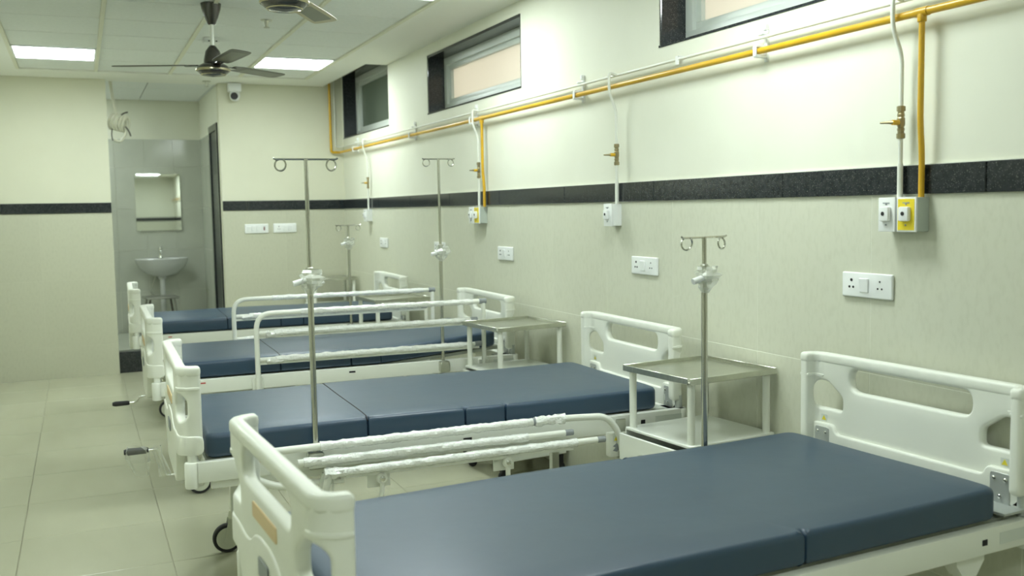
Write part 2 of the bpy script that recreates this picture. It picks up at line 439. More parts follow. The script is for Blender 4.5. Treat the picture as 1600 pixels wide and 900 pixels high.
for c, r in sorted(LIGHTS):
    near = {1: 'nearest the back wall', 6: 'above the second bed', 9: 'above the aisle', 10: 'above the nearest bed', 15: 'just behind the camera, added as unseen fill light', 22: 'at the far end behind the camera'}[r]  # the panel just behind the camera is added for fill
    side = 'left' if c < 2 else 'right'
    led_panel(GX0+.6*c+.3, GY1-.6*r-.3, ZC+.004, f'square white LED ceiling panel on the {side} {near}')

# ---- wash alcove behind the opening
KZ = .196
al = struct('wall_alcove_back', bx(XL-.2, JX1+.3, YA, YA+.1, -.1, ZTOP), M_wall)
ar = struct('wall_alcove_right', bx(JX1+.02, JX1+.2, YB+.12, YA, -.1, ZTOP), M_wall)
ale = struct('wall_alcove_left', bx(XL-.2, XL, YB, YA, -.1, ZTOP), M_wall)
af = struct('floor_alcove', bx(XL, JX1+.02, YB+.16, YA, 0, KZ-.02), M_gtile)
def gridtiles(parent, face, at, a, b, z0, z1, su, sz, m, first_u, d=.01):
    sgn = -1 if face[0] == '-' else 1
    for u0, u1 in spans(a, b, first_u, su):
        for r0, r1 in spans(z0, z1, z0, sz):
            p = (at+sgn*d, (u0+u1)/2, (r0+r1)/2) if face[1] == 'x' else ((u0+u1)/2, at+sgn*d, (r0+r1)/2)
            wall_piece('tile', piece('tile', u1-u0-.002, r1-r0-.002, d, .0008, m), parent, p, face)
gridtiles(al, '-y', YA, XL, JX1+.02, KZ-.02, 2.28, .3, .45, M_gtile, JX1+.02)
gridtiles(ar, '-x', JX1+.02, YB+.78, YA-.012, KZ-.02, 2.28, .3, .45, M_gtile, YA)
ca = struct('ceiling_alcove', bx(XL-.1, JX1+.2, YB+.14, YA, ZC+.03, ZC+.08), M_cgap)
for x0, x1 in spans(XL, JX1+.02, -1.79, .6):
    for y0, y1 in spans(YB+.14, YA, 10.27, .6):
        if abs((x0+x1)/2+2.69) < .1 and abs((y0+y1)/2-10.57) < .1: continue
        link_mesh('ceiling_tile', piece('ceiling_tile', x1-x0-.008, y1-y0-.008, .012, .002, M_ctile), ca, ((x0+x1)/2, (y0+y1)/2, ZC+.022))
struct('trim_1', bx(JX0, JX1+.02, YB+.03, YB+.16, 0, KZ, .006), M_gran)
dr = empty('door_1', (JX1+.02, YB+.15, 0), kind='structure')
obj('door_frame', bx(-.03, 0, 0, .07, KZ, 2.335), M_gran, dr); obj('door_frame', bx(-.03, 0, .56, .63, KZ, 2.335), M_gran, dr)
obj('door_head', bx(-.03, 0, .07, .56, 2.27, 2.335), M_gran, dr); obj('door_leaf', bx(-.018, 0, .07, .56, KZ, 2.27), M_grandark, dr)

mi = empty('mirror', (-1.645, YA-.012, 1.285), label='frameless rectangular wall mirror above the wash basin', cat='mirror')
mi.rotation_euler = (-.006, 0, 0)
mi.location.y -= .005
obj('glass', bx(-.235, .235, -.008, -.002, 0, .62, .002, 1), M_mirror, mi); obj('backing', bx(-.232, .232, -.002, 0, .004, .616), M_greyp, mi)
for sx in (-.19, .19):
    for z in (0.0, .62): obj('clip', bx(sx-.012, sx+.012, -.013, 0, z-.008, z+.008, .002, 1), M_chrome, mi)
def basin():
    e = empty('wash_basin', (-1.65, YA-.016, 0), label='small white ceramic wash basin on the grey tiled alcove wall', cat='wash basin')
    bm = BM(); n = 32; rings = []
    for rx, ry, z, yo in ((.10, .10, .80, -.16), (.17, .14, .83, -.17), (.235, .19, .89, -.19), (.265, .215, .95, -.205), (.275, .225, .985, -.21), (.27, .22, .992, -.21), (.235, .175, .985, -.22), (.20, .15, .93, -.22), (.08, .06, .87, -.21)):
        ring = []
        for k in range(n):
            a = 2*PI*k/n; x = rx*math.cos(a); y = yo+ry*math.sin(a); y = min(y, -.001); ring.append(bm.verts.new((x, y, z)))
        rings.append(ring)
    for i in range(len(rings)-1):
        for k in range(n): bm.faces.new((rings[i][k], rings[i][(k+1) % n], rings[i+1][(k+1) % n], rings[i+1][k]))
    bm.faces.new(rings[0][::-1]); bm.faces.new(rings[-1]); obj('bowl', bm, M_ceram, e)
    t = BM(); lathe(t, [(.024, .985), (.022, 1.0), (.017, 1.01), (.017, 1.07), (.02, 1.075), (.02, 1.10), (.012, 1.11)], 0, -.075, 16); ft = obj('faucet', t, M_chrome, e)
    obj('spout', tube(BM(), path_fillet([(0, -.075, 1.05), (0, -.16, 1.075), (0, -.19, 1.05)], .03), .010), M_chrome, ft)
    obj('lever', bx(-.008, .008, -.12, -.06, 1.105, 1.117, .003), M_chrome, ft)
    obj('waste_pipe', tube(BM(), path_fillet([(0, -.17, .82), (0, -.17, KZ)], .05), .028, 14), M_ceram, e)
    obj('collar', lathe(BM(), [(.03, .76), (.045, .775), (.045, .80), (.03, .81)], 0, -.17, 16), M_ceram, e)
    obj('supply_hose', tube(BM(), path_fillet([(-.05, -.08, .84), (-.09, -.09, .70), (-.13, -.05, .62), (-.05, 0, .55)], .06), .007, 8), M_chrome, e)
basin()
def stool():
    e = empty('stool', (-1.70, 10.85, KZ-.02), rz=.1, label='grey metal stool with splayed legs below the wash basin', cat='stool')
    H = .425
    obj('seat', bx(-.165, .165, -.15, .15, H-.022, H, .008), M_stoolt, e)
    for sx in (-1, 1):
        for sy in (-1, 1): obj('leg', rod(BM(), (sx*.12, sy*.11, H-.02), (sx*.175, sy*.15, 0), .011, 10), M_wood if sx*sy > 0 else M_stoolt, e)
    obj('stretcher', rod(BM(), (-.16, -.135, .12), (.16, -.135, .12), .007, 8), M_stoolt, e)
stool()
# coiled cable hanging in the opening
def coil():
    e = empty('cable_coil', (-2.065, YB+.15, 2.30), label='coil of cream cable hanging from the alcove ceiling', cat='cable')
    obj('hanging_lead', tube(BM(), [(-.06, 0, .395), (-.045, 0, .25), (-.02, -.01, .10), (-.005, -.01, .05)], .014, 8), M_cable, e)
    for k in range(5):
        c = Vector((-.055+.028*k, -.012+.004*k, .025-.006*k)); pts = []
        for j in range(25):
            a = 2*PI*j/24; pts.append(c+Vector((.030*math.cos(a)+.012*math.sin(a), .045*math.cos(a+.6)*.8, .065*math.sin(a))))
        obj('cable_turn', tube(BM(), pts, .0125, 8), M_cable, e)
    obj('loose_loop', tube(BM(), path_fillet([(.06, -.01, -.02), (.055, -.01, -.10), (.0, -.01, -.165), (-.05, -.01, -.14)], .05), .0125, 8), M_cable, e)
    obj('loose_end', tube(BM(), path_fillet([(.0, -.02, .06), (.04, -.03, .10), (.08, -.03, .11)], .03), .008, 8), M_wood, e)
    obj('loose_end', tube(BM(), path_fillet([(.05, -.03, -.02), (.08, -.03, -.06), (.095, -.03, -.11)], .03), .007, 8), M_wood, e)
    obj('loose_end', tube(BM(), path_fillet([(-.06, -.01, -.04), (-.07, -.01, -.10), (-.06, -.01, -.15)], .03), .005, 8), M_wood, e)
coil()
# security camera on the back wall
def dome():
    e = empty('security_camera', (-1.045, YB, 2.56), label='white dome security camera on the back wall near the alcove', cat='camera')
    obj('bracket', bx(-.06, .06, -.10, 0, .045, .125, .012), M_white, e)
    b = BM(); lathe(b, [(.004, -.045), (.03, -.038), (.046, -.015), (.05, .01), (.046, .035), (.03, .05)], 0, -.075, 20); h = obj('eyeball', b, M_white, e)
    b = BM(); lathe(b, [(.030, 0), (.034, .006), (.034, .02), (.030, .024)], 0, 0, 20); xform(b, Matrix.Translation((-.012, -.118, 0)) @ Matrix.Rotation(PI/2+.1, 4, 'X') @ Matrix.Translation((0, 0, -.012))); obj('lens', b, M_black, h)
dome()
def sprinkler(x, y, z, label):
    e = empty('sprinkler_head', (x, y, z), label=label, cat='sprinkler', group='sprinkler heads on the ceiling')
    obj('flange', lathe(BM(), [(.02, -.008), (.036, -.005), (.04, 0)], n=20), M_steelb, e)
    obj('body', lathe(BM(), [(.008, -.045), (.011, -.03), (.016, -.008)], n=14), M_steelb, e)
    obj('deflector', lathe(BM(), [(.018, -.050), (.020, -.047), (.018, -.045)], n=16), M_steelb, e)
sprinkler(-1.28, 6.46, ZC+.010, 'small steel sprinkler head between the two ceiling fans')
sprinkler(-1.30, 9.50, ZC, 'small steel sprinkler head at the border above the alcove opening')
def detector():
    e = empty('ceiling_box', (-1.53, 7.25, ZC+.010), label='small white rectangular box on the ceiling behind the far fan', cat='box')
    obj('housing', bx(-.055, .055, -.05, .05, -.035, 0, .008), M_white, e)
    for x in (-.02, 0.0, .03): obj('vent', bx(x-.006, x+.006, -.052, -.045, -.03, -.022), M_dark, e)
detector()

# ---- ceiling fans
def fan(x, y, ang, label, blades=M_fanb, pitch=-6):
    e = empty('ceiling_fan', (x, y, 0), label=label, cat='ceiling fan', group='dark ceiling fans')
    obj('canopy', lathe(BM(), [(.018, 2.575), (.024, 2.58), (.040, 2.62), (.055, 2.665), (.06, ZC+.006), (.03, ZC+.009)], n=24), M_fan, e)
    obj('down_rod', rod(BM(), (0, 0, 2.44), (0, 0, 2.60), .011, 12), M_wpipe, e)
    obj('motor_canopy', lathe(BM(), [(.055, 2.345), (.053, 2.37), (.042, 2.42), (.02, 2.45), (.012, 2.455)], n=24), M_fan, e)
    mh = obj('motor', lathe(BM(), [(.01, 2.272), (.03, 2.276), (.075, 2.286), (.093, 2.302), (.098, 2.315), (.09, 2.330), (.072, 2.342), (.055, 2.352), (.03, 2.356)], n=36), M_fan, e)
    obj('trim_ring', lathe(BM(), [(.0955, 2.303), (.1005, 2.308), (.1005, 2.314), (.0955, 2.319)], n=36, cap=False), M_gold, mh)
    obj('trim_ring', lathe(BM(), [(.068, 2.2835), (.071, 2.281), (.074, 2.2850)], n=36, cap=False), M_gold, mh)
    for k in range(3):
        a = ang+k*2*PI/3
        b = BM(); box(b, .08, .17, -.022, .022, 2.334, 2.340, .002, 1); xform(b, Matrix.Rotation(a, 4, 'Z')); obj('blade_arm', b, M_fan, e)
        prof = [(.14, .045), (.20, .055), (.40, .060), (.54, .060), (.575, .054), (.585, .03)]
        b = plate(round_poly([(p, -w) for p, w in prof]+[(p, w) for p, w in prof[::-1]], .012, 3), [], .004, .0012, .2, 0, seg=1)
        xform(b, Matrix.Rotation(a, 4, 'Z') @ Matrix.Translation((0, 0, 2.340)) @ Matrix.Rotation(math.radians(pitch), 4, 'X'))
        bl = obj('blade', b, blades, e)
        b = plate(round_poly([(.24, -.035), (.53, -.042), (.53, .042), (.24, .035)], .01, 2), [], .001, .0003, .2, 0, seg=1)
        xform(b, Matrix.Rotation(a, 4, 'Z') @ Matrix.Translation((0, 0, 2.340)) @ Matrix.Rotation(math.radians(pitch), 4, 'X') @ Matrix.Translation((0, 0, -.0026)))
        obj('blade_panel', b, M_stripe, bl)
M_stripe = mat('fan_blade_stripe', (.16, .165, .115), .3, spec=.6)
fan(-1.675, 6.05, math.radians(-82), 'dark brown three-blade ceiling fan fully in view in front of the alcove')
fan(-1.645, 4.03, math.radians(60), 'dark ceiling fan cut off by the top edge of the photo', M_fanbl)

# ---- gas pipes along the right wall
ZP, XP = 2.045, -.045; ZW, XW = 2.098, -.028
yp = empty('yellow_gas_pipe', (0, 0, 0), label='yellow painted gas pipe running along the right wall below the windows', cat='pipe')
pts = path_fillet([(-.135, YB-.045, 2.94), (-.135, YB-.045, ZP), (XP, YB-.045, ZP), (XP, YF+.02, ZP)], .03)
obj('main_pipe', tube(BM(), pts, .0125, 12), M_yellow, yp)
for y in (2.265, 5.85):
    obj('drop_pipe', tube(BM(), path_fillet([(XP, y, ZP), (XP, y, 1.72), (-.036, y, 1.60), (-.036, y, 1.476)], .03), .0095, 12), M_yellow, yp)
    obj('tee', lathe(BM(), [(.013, ZP-.03), (.014, ZP-.028), (.014, ZP-.01), (.012, ZP)], XP, y, 14), M_yellow, yp)
    obj('tee_sleeve', rod(BM(), (XP, y-.025, ZP), (XP, y+.025, ZP), .0145, 14), M_yellow, yp)
for y in (.9, 3.055, 4.54, 6.02, 7.31, 9.02):
    b = BM(); box(b, -.012, 0, y-.009, y+.009, ZP-.038, ZP+.080, .002, 1); box(b, XP-.017, -.01, y-.010, y+.010, ZP-.024, ZP-.013, .002, 1); box(b, XP-.017, -.01, y-.010, y+.010, ZP+.013, ZP+.024, .002, 1); box(b, XP-.02, XP-.0135, y-.010, y+.010, ZP-.02, ZP+.02, .002, 1)
    box(b, XW-.012, -.01, y-.012, y+.012, ZW+.008, ZW+.016, .002, 1); box(b, -.02, 0, y-.008, y+.008, ZP+.08, ZP+.105, .003, 1)
    obj('pipe_clip', b, M_white, yp)
wp = empty('white_gas_pipe', (0, 0, 0), label='thin white pipe running just above the yellow gas pipe, with brass valve drops', cat='pipe')
pts = path_fillet([(-.085, YB-.03, 2.94), (-.085, YB-.03, ZW), (XW, YB-.03, ZW), (XW, YF+.02, ZW)], .03)
obj('main_pipe', tube(BM(), pts, .0065, 10), M_wpipe, wp)
def valve_drop(y):
    xo = XP-.026
    pts = path_fillet([(XW, y, ZW), (xo, y, ZW+.012), (xo, y, ZP-.03), (-.036, y-.006, ZP-.12), (-.036, y-.006, 1.476)], .03)
    d = obj('drop_pipe', tube(BM(), pts, .0072, 10), M_wpipe, wp)
    obj('sleeve', rod(BM(), (-.036, y-.006, 1.476), (-.036, y-.006, 1.585), .0092, 12), M_wpipe, d)
    v = BM(); X, Y = -.036, y-.006
    lathe(v, [(.010, 1.664), (.0135, 1.666), (.0135, 1.680), (.010, 1.682), (.010, 1.689), (.0115, 1.690), (.0115, 1.697), (.0095, 1.699), (.0125, 1.708), (.0125, 1.728), (.0095, 1.733), (.0115, 1.735), (.0115, 1.742), (.010, 1.744), (.010, 1.750), (.0135, 1.751), (.0135, 1.766), (.010, 1.768)], X, Y, 8)
    vv = obj('valve', v, M_brass, wp, angle=25)
    obj('valve_stem', rod(BM(), (X-.010, Y, 1.715), (X-.034, Y+.002, 1.715), .0085, 10), M_yellow, vv)
    obj('valve_handle', tube(BM(), [(X-.028, Y, 1.715), (X-.036, Y+.015, 1.716), (X-.05, Y+.038, 1.716)], .006, 8, radii=[.0075, .005, .003]), M_brass, vv)
for y in (2.358, 4.155, 5.945, 8.62): valve_drop(y)
b = BM()
obj('strap', box(box(b, -.034, 0, 3.615, 3.635, ZW+.008, ZW+.014), -.036, -.031, 3.615, 3.635, ZP+.03, ZW+.014), M_white, wp)

# ---- gas outlet boxes
def gas_outlet(y0, y1, yellow, label):
    w = (y1-y0)/2; h = .055; D = .067
    e = empty('gas_outlet', (0, (y0+y1)/2, 1.368), label=label, cat='gas outlet', group='gas outlets on the right wall')
    obj('box', bx(-D+.004, -DT, -w+.002, w-.002, .001, 2*h-.001, .002, 1), M_boxg if yellow else M_white, e)
    f = obj('face_plate', bx(-D-.004, -D+.004, -w, w, 0, 2*h, .003, 2), M_white, e)
    if yellow: obj('label', bx(-D-.0052, -D-.004, -w+.006, w-.006, .006, 2*h-.006), M_ylab, f)
    obj('lettering', bx(-D-.0060, -D-.005, -.014, .014, 2*h-.020, 2*h-.0165), M_ink, f)
    obj('connector', bx(-D-.020, -D-.004, -.020, .020, .034, .080, .006, 2), M_white, e)
    obj('socket_hole', xform(lathe(BM(), [(.0065, 0), (.0065, .004)], n=12), Matrix.Translation((-D-.0175, 0, .058)) @ Matrix.Rotation(-PI/2, 4, 'Y')), M_dark, e)
    for z in (.022, .088): obj('screw', xform(lathe(BM(), [(.003, 0), (.003, .003)], n=10), Matrix.Translation((-D-.0042, 0, z)) @ Matrix.Rotation(-PI/2, 4, 'Y')), M_greyp, f)
gas_outlet(2.338, 2.408, False, 'white gas outlet left of the nearest yellow gas outlet')
gas_outlet(2.252, 2.330, True, 'nearest yellow-faced gas outlet box, above the nearest bed head')
gas_outlet(4.142, 4.222, False, 'single white gas outlet box above the second bed head')
gas_outlet(5.955, 6.045, False, 'white gas outlet beside the far yellow gas outlet')
gas_outlet(5.862, 5.95, True, 'far yellow-faced gas outlet box, above the third bed head')
gas_outlet(8.58, 8.67, False, 'farthest single white gas outlet box, near the back corner')

# ---- electric sockets and switches
def socket_plate(e, w, h, kind):
    """built facing -y, bottom centre at the origin"""
    b = plate(round_poly([(-w/2, 0), (w/2, 0), (w/2, h), (-w/2, h)], .006, 3), [], .012, .005, .1, 0, fn=lambda s, z, t: (s, -.006-t, z)); p = obj('plate', b, M_white, e)
    def holes(cx, r, big):
        for dx, dz in ((0, .016), (-.009, -.008), (.009, -.008)):
            rr = r*1.25 if (dz > 0 and big) else r
            bb = BM(); lathe(bb, [(rr, 0), (rr, .002)], n=10); xform(bb, Matrix.Translation((cx+dx, -.0115, h/2+dz)) @ Matrix.Rotation(PI/2, 4, 'X')); obj('socket_hole', bb, M_dark, e)
    def rocker(cx, wd=.040): obj('rocker', xform(bx(-wd/2, wd/2, -.004, .004, -.024, .024, .002, 1), Matrix.Translation((cx, -.0135, h/2)) @ Matrix.Rotation(.09, 4, 'X')), M_white, e)
    if kind == 'socket': holes(-.068, .0042, True); rocker(-.008); holes(.062, .0032, False)
    if kind == 'small': holes(-.03, .004, True); rocker(.03)
    if kind == 'switch':
        for cx in (-.075, -.03, .015): rocker(cx, .038)
        bb = BM(); box(bb, .066, .078, -.016, -.011, h/2-.018, h/2+.018, .002, 1); obj('indicator_switch', bb, M_redled, e)
    if kind == 'switch2': holes(-.06, .0036, True); rocker(0); rocker(.05)
for yc, w, kind, lab in ((2.506, .228, 'socket', 'nearest white double socket with rocker switch, above the nearest bed head'), (3.925, .228, 'socket', 'white socket plate above the second bed head'), (5.566, .228, 'socket', 'white socket plate above the table beside the third bed'), (6.78, .228, 'socket', 'white socket plate partly hidden behind the third drip pole'), (8.22, .228, 'socket', 'farthest white socket plate on the right wall')):
    e = empty('wall_socket', (-DT, yc, 1.14), rz=-PI/2, label=lab, cat='socket', group='sockets on the right wall'); socket_plate(e, w, .085, kind)
for xc, kind, lab in ((-.882, 'switch', 'white switch plate with a dark red switch, nearer the alcove'), (-.61, 'switch2', 'white switch plate on the back wall, nearer the corner')):
    e = empty('switch_plate', (xc, YB-DT, 1.265), label=lab, cat='switch', group='switch plates on the back wall'); socket_plate(e, .224, .09, kind)

# ------------------------------------------------------------------ hospital beds
# local frame: x = 0 outer side of head panel, foot at x = -L, y across, z up from the floor
L = 2.05; HW = .4225; TH = .034; RB = .045; AF = HW-TH/2-RB; WL = .016; SS = AF+RB*PI/2+WL
FZ0, FZ1 = .535, .607           # side rail heights
def bend(s, z, t):
    a = abs(s); g = 1 if s >= 0 else -1
    if a <= AF: return (-TH/2+t, s, z)
    if a <= AF+RB*PI/2:
        p = (a-AF)/RB; return (-TH/2-RB*(1-math.cos(p))+t*math.cos(p), g*(AF+RB*math.sin(p)+t*math.sin(p)), z)
    return (-TH/2-RB-(a-AF-RB*PI/2), g*(AF+RB+t), z)
def off(d, f=bend): return lambda s, z, t: f(s, z, t+d)
ZH = .943
def holes2d():
    slot = round_poly([(-.235, .828), (.235, .828), (.235, .906), (-.235, .906)], .037, 6)
    hol = round_poly([(.268, .752), (.385, .752), (.405, .77), (.405, .83), (.385, .848), (.335, .848), (.268, .80)], .014, 3)
    return slot, hol, [(-x, z) for x, z in hol]
SLOT2, HOLR, HOLL = holes2d()
def panel_meshes():
    out = {}
    o = round_poly([(-SS, .64), (-.30, .63), (-.22, .50), (.22, .50), (.30, .63), (SS, .64), (SS, ZH), (-SS, ZH)], [.02, .06, .05, .05, .06, .02, .022, .022], 4)
    out['board'] = plate(o, [SLOT2, HOLR, HOLL], TH, .010, .022, .03, bend)
    # thicker rim along the top and down the wings
    r = round_poly([(-SS-.0015, .908), (SS+.0015, .908), (SS+.0015, ZH+.002), (-SS-.0015, ZH+.002)], .014, 3)
    out['top_rim'] = plate(r, [], TH+.0035, .010, .022, 0, bend)
    return out
pm = panel_meshes()
def foot_overlay():
    """outer apron of the foot panel with its wavy upper step"""
    up = [(SS+.002, .702), (.40, .702), (.30, .703), (.20, .692), (.15, .698), (.10, .725), (.05, .735), (-.05, .735), (-.10, .725), (-.15, .698), (-.20, .692), (-.30, .703), (-.40, .702), (-SS-.002, .702)]
    lo = [(-SS-.002, .637), (-.30, .627), (-.22, .497), (.22, .497), (.30, .627), (SS+.002, .637)]
    return plate(round_poly(lo+up, .02, 3), [], TH+.009, .0045, .022, .03, bend)
def wing_pad(g):
    return plate(round_poly([(g*.36, .858), (g*.41, .862), (g*(SS-.003), .862), (g*(SS-.003), .873), (g*.40, .873), (g*.35, .869)], .005, 3), [], TH+.004, .0019, .02, 0, bend)
def head_overlay():
    """inner ledge of the head panel around the fixing plates"""
    o = [(-.405, .60), (.405, .60), (.405, .702), (.297, .702), (.285, .672), (-.285, .672), (-.297, .702), (-.405, .702)]
    return plate(round_poly(o, [.004, .004, .012, .015, .02, .02, .015, .012], 4), [], .020, .006, .03, .04, lambda s, z, t: (-TH-.004+t, s, z))
def to_mesh(name, bm, m, angle=40):
    bmesh.ops.recalc_face_normals(bm, faces=bm.faces[:]); me = bpy.data.meshes.new(name); bm.to_mesh(me); bm.free(); me.materials.append(m)
    for p in me.polygons: p.use_smooth = True
    me.set_sharp_from_angle(angle=math.radians(angle)); return me
ME = dict(board=to_mesh('board', pm['board'], M_abs), rim=to_mesh('top_rim', pm['top_rim'], M_abs), apron=to_mesh('lower_panel', foot_overlay(), M_abs), padl=to_mesh('wing_ridge', wing_pad(-1), M_abs), padr=to_mesh('wing_ridge', wing_pad(1), M_abs), ledge=to_mesh('inner_ledge', head_overlay(), M_abs))

def tri_sticker(parent, x, y, z, face='-x', s=.012):
    """small paper square with a yellow warning triangle"""
    bm = box(BM(), x-.0008, x, y-s*1.1, y+s*1.1, z-s, z+s) if face == '-x' else box(BM(), x-s*1.1, x+s*1.1, y-.0008, y, z-s, z+s)
    st = obj('warning_sticker', bm, M_sticker, parent)
    b = BM(); q = s*.85
    P = [(-q, -q*.8), (q, -q*.8), (0, q*.85)]
    if face == '-x': vs = [[b.verts.new((x-d, y+a, z+c)) for a, c in P] for d in (.0008, .0014)]
    else: vs = [[b.verts.new((x+a, y-d, z+c)) for a, c in P] for d in (.0008, .0014)]
    b.faces.new(vs[0]); b.faces.new(vs[1])
    for i in range(3): b.faces.new((vs[0][i], vs[0][(i+1) % 3], vs[1][(i+1) % 3], vs[1][i]))
    tr = obj('warning_triangle', b, M_ochre, parent)
    return st

def make_head(e):
    h = link_mesh('headboard', ME['board'], e)
    link_mesh('top_rim', ME['rim'], h); link_mesh('inner_ledge', ME['ledge'], h); link_mesh('wing_ridge', ME['padl'], h); link_mesh('wing_ridge', ME['padr'], h)
    for g in (-1, 1):
        b = plate(round_poly([(g*.312, .60), (g*.376, .60), (g*.376, .690), (g*.312, .690)], .010, 3), [], .004, .001, .1, 0, fn=lambda s, z, t: (-.048+t, s, z), seg=1)
        obj('fixing_plate', b, M_plate, h)
        b = plate(round_poly([(g*.306, .60), (g*.382, .60), (g*.382, .696), (g*.306, .696)], .013, 3), [], .004, .001, .1, 0, fn=lambda s, z, t: (-.0455+t, s, z), seg=1)
        obj('plate_recess', b, M_greyp, h)
        obj('fixing_angle', bx(-.13, -.04, g*.31 if g > 0 else -.42, .42 if g > 0 else g*.31, .596, .602), M_plate, h)
        for y, z in ((.326, .672), (.362, .672), (.345, .622)):
            b = BM(); lathe(b, [(.006, 0), (.006, .003), (.003, .005)], n=12); xform(b, Matrix.Translation((-.050, g*y, z)) @ Matrix.Rotation(-PI/2, 4, 'Y')); obj('bolt', b, M_chrome, h)
        tri_sticker(h, -TH-.0005, g*.348, .719)
def make_foot(e):
    f = link_mesh('footboard', ME['board'], e, (-L, 0, -.004), PI)
    link_mesh('top_rim', ME['rim'], f); link_mesh('lower_panel', ME['apron'], f); link_mesh('wing_ridge', ME['padl'], f); link_mesh('wing_ridge', ME['padr'], f)
    b = plate(round_poly([(-.115, .765), (.115, .765), (.115, .802), (-.115, .802)], .008, 3), [], .004, .001, .1, 0, fn=lambda s, z, t: (.0012+t, s, z), seg=1); c = obj('name_card', b, M_orange, f)
    tag(c, label='orange name card')
    b = plate(round_poly([(-.045, .648), (.045, .648), (.045, .692), (-.045, .692)], .004, 2), [], .003, .001, .1, 0, fn=lambda s, z, t: (.0075+t, s, z), seg=1); c = obj('maker_plate', b, M_ink, f)
def slope(x, k, x0=-.83): return max(0, x-x0)*k
def make_frame(e, tilt, sink=0):
    FZ0, FZ1 = .535-sink, .607-sink
    obj('end_bar', bx(-.075, -.03, -.40, .40, FZ0+.01, FZ1-.005, .004, 1), M_paint, e); obj('end_bar', bx(-L+.03, -L+.075, -.40, .40, FZ0-.02, FZ1-.03, .004, 1), M_paint, e)
    for g in (-1, 1):
        y0, y1 = (g*.40, g*.432) if g > 0 else (g*.432, g*.40)
        r = obj('side_rail', bx(-L+.055, -.012, y0, y1, FZ0, FZ1, .004, 2), M_paint, e)
        obj('lower_tube', bx(-L+.10, -1.30, g*.385-.014, g*.385+.014, FZ0-.035, FZ0-.006, .004, 1), M_paint, r)
        if g < 0:
            obj('rating_sticker', bx(-.165, -.035, y0-.0010, y0, .555-sink, .588-sink), M_sticker, r)
            obj('printed_mark', bx(-.235, -.215, y0-.0012, y0, .562-sink, .578-sink), M_dark, r)
            obj('printed_mark', bx(-1.02, -.985, y0-.0012, y0, .578-sink, .588-sink), M_dark, r)
            obj('printed_mark', bx(-1.80, -1.775, y0-.0012, y0, .585-sink, .592-sink), M_redink, r)
        for x in (-.028, -L+.036):
            b = BM(); lathe(b, [(.022, FZ0-.018), (.0235, FZ0-.012), (.0235, FZ1-.004), (.021, FZ1)], x, g*.412, 18); obj('corner_post', b, M_paint, e)
            b = BM(); lathe(b, [(.016, FZ1-.002), (.016, .66)], x-.005 if x > -1 else x+.005, g*.402, 14); obj('panel_pin', b, M_plate if x > -1 else M_paint, e)
    # platform under the mattress
    b = BM(); xs = [-L+.09, -1.385, -1.0, -.83, -.5, -.09]
    top = []
    for x in xs: top.append([(x, -.385, .606-sink+slope(x, tilt)), (x, .385, .606-sink+slope(x, tilt))])
    rows = [[b.verts.new(p) for p in t]+[b.verts.new((p[0], p[1], p[2]-.018)) for p in t] for t in top]
    for i in range(len(rows)-1):
        a, c = rows[i], rows[i+1]
        b.faces.new((a[0], a[1], c[1], c[0])); b.faces.new((a[2], c[2], c[3], a[3])); b.faces.new((a[0], c[0], c[2], a[2])); b.faces.new((a[1], a[3], c[3], c[1]))
    b.faces.new((rows[0][0], rows[0][2], rows[0][3], rows[0][1])); b.faces.new((rows[-1][0], rows[-1][1], rows[-1][3], rows[-1][2]))
    obj('platform', b, M_mattbase, e)
    for x in (-1.5, -.75): obj('cross_bar', bx(x-.02, x+.02, -.40, .40, FZ0+.005, FZ0+.045, .003, 1), M_paint, e)
    for x, hd in ((-.25, 1), (-1.785, 0)):
        lc = 0
        for g in (-1, 1):
            y = g*.385
            b = BM(); t = FZ0-.004
            vs = [(x-.055, t), (x+.055, t), (x+.055, t-.02), (x+.025, t-.06), (x-.025, t-.06), (x-.055, t-.02)]
            box(b, x-.019, x+.019, y-.019, y+.019, .175+lc, t, .003, 1)
            lo = [b.verts.new((p[0], y-.024, p[1])) for p in vs]; hi = [b.verts.new((p[0], y+.024, p[1])) for p in vs]
            b.faces.new(lo); b.faces.new(hi[::-1])
            for i in range(6): b.faces.new((lo[i], hi[i], hi[(i+1) % 6], lo[(i+1) % 6]))
            lg = obj('leg', b, M_paint if g < 0 else M_paint, e)
            b = BM(); lathe(b, [(.026, .125+lc), (.030, .13+lc), (.030, .165+lc), (.024, .18+lc)], x, y, 16)
            for s2 in (-1, 1):
                vs = [(x-.03, .15), (x+.028, .15), (x+.01, .09), (x-.025, .05), (x-.05, .05), (x-.045, .08)]
                lo = [b.verts.new((p[0], y+s2*.020, p[1]+lc)) for p in vs]; hi = [b.verts.new((p[0], y+s2*.026, p[1]+lc)) for p in vs]
                b.faces.new(lo); b.faces.new(hi[::-1])
                for i in range(6): b.faces.new((lo[i], hi[i], hi[(i+1) % 6], lo[(i+1) % 6]))
            obj('caster_fork', b, M_wheel, lg)
            def disc(r, w, m, nm):
                bb = BM(); lathe(bb, [(r*.94, -w), (r, -w*.6), (r, w*.6), (r*.94, w)], n=28); xform(bb, Matrix.Translation((x-.036, y, .063+lc)) @ Matrix.Rotation(PI/2, 4, 'X')); obj(nm, bb, m, lg)
            disc(.0625, .0155, M_black, 'tyre'); disc(.050, .0175, M_wheel, 'wheel_hub')
def crank(e, y, up):
    z = .49; k = obj('crank', tube(BM(), path_fillet([(-L+.16, y, z), (-L-.035, y, z), (-L-.06, y, z+up), (-L-.10, y, z+up)], .014, 4), .0065, 10), M_chrome, e)
    b = BM(); pts = [(-L-.09, y, z+up), (-L-.10, y, z+up), (-L-.16, y, z+up), (-L-.175, y, z+up)]
    tube(b, pts, .013, 12, radii=[.010, .0125, .014, .009]); obj('crank_grip', b, M_black, k)
    return k
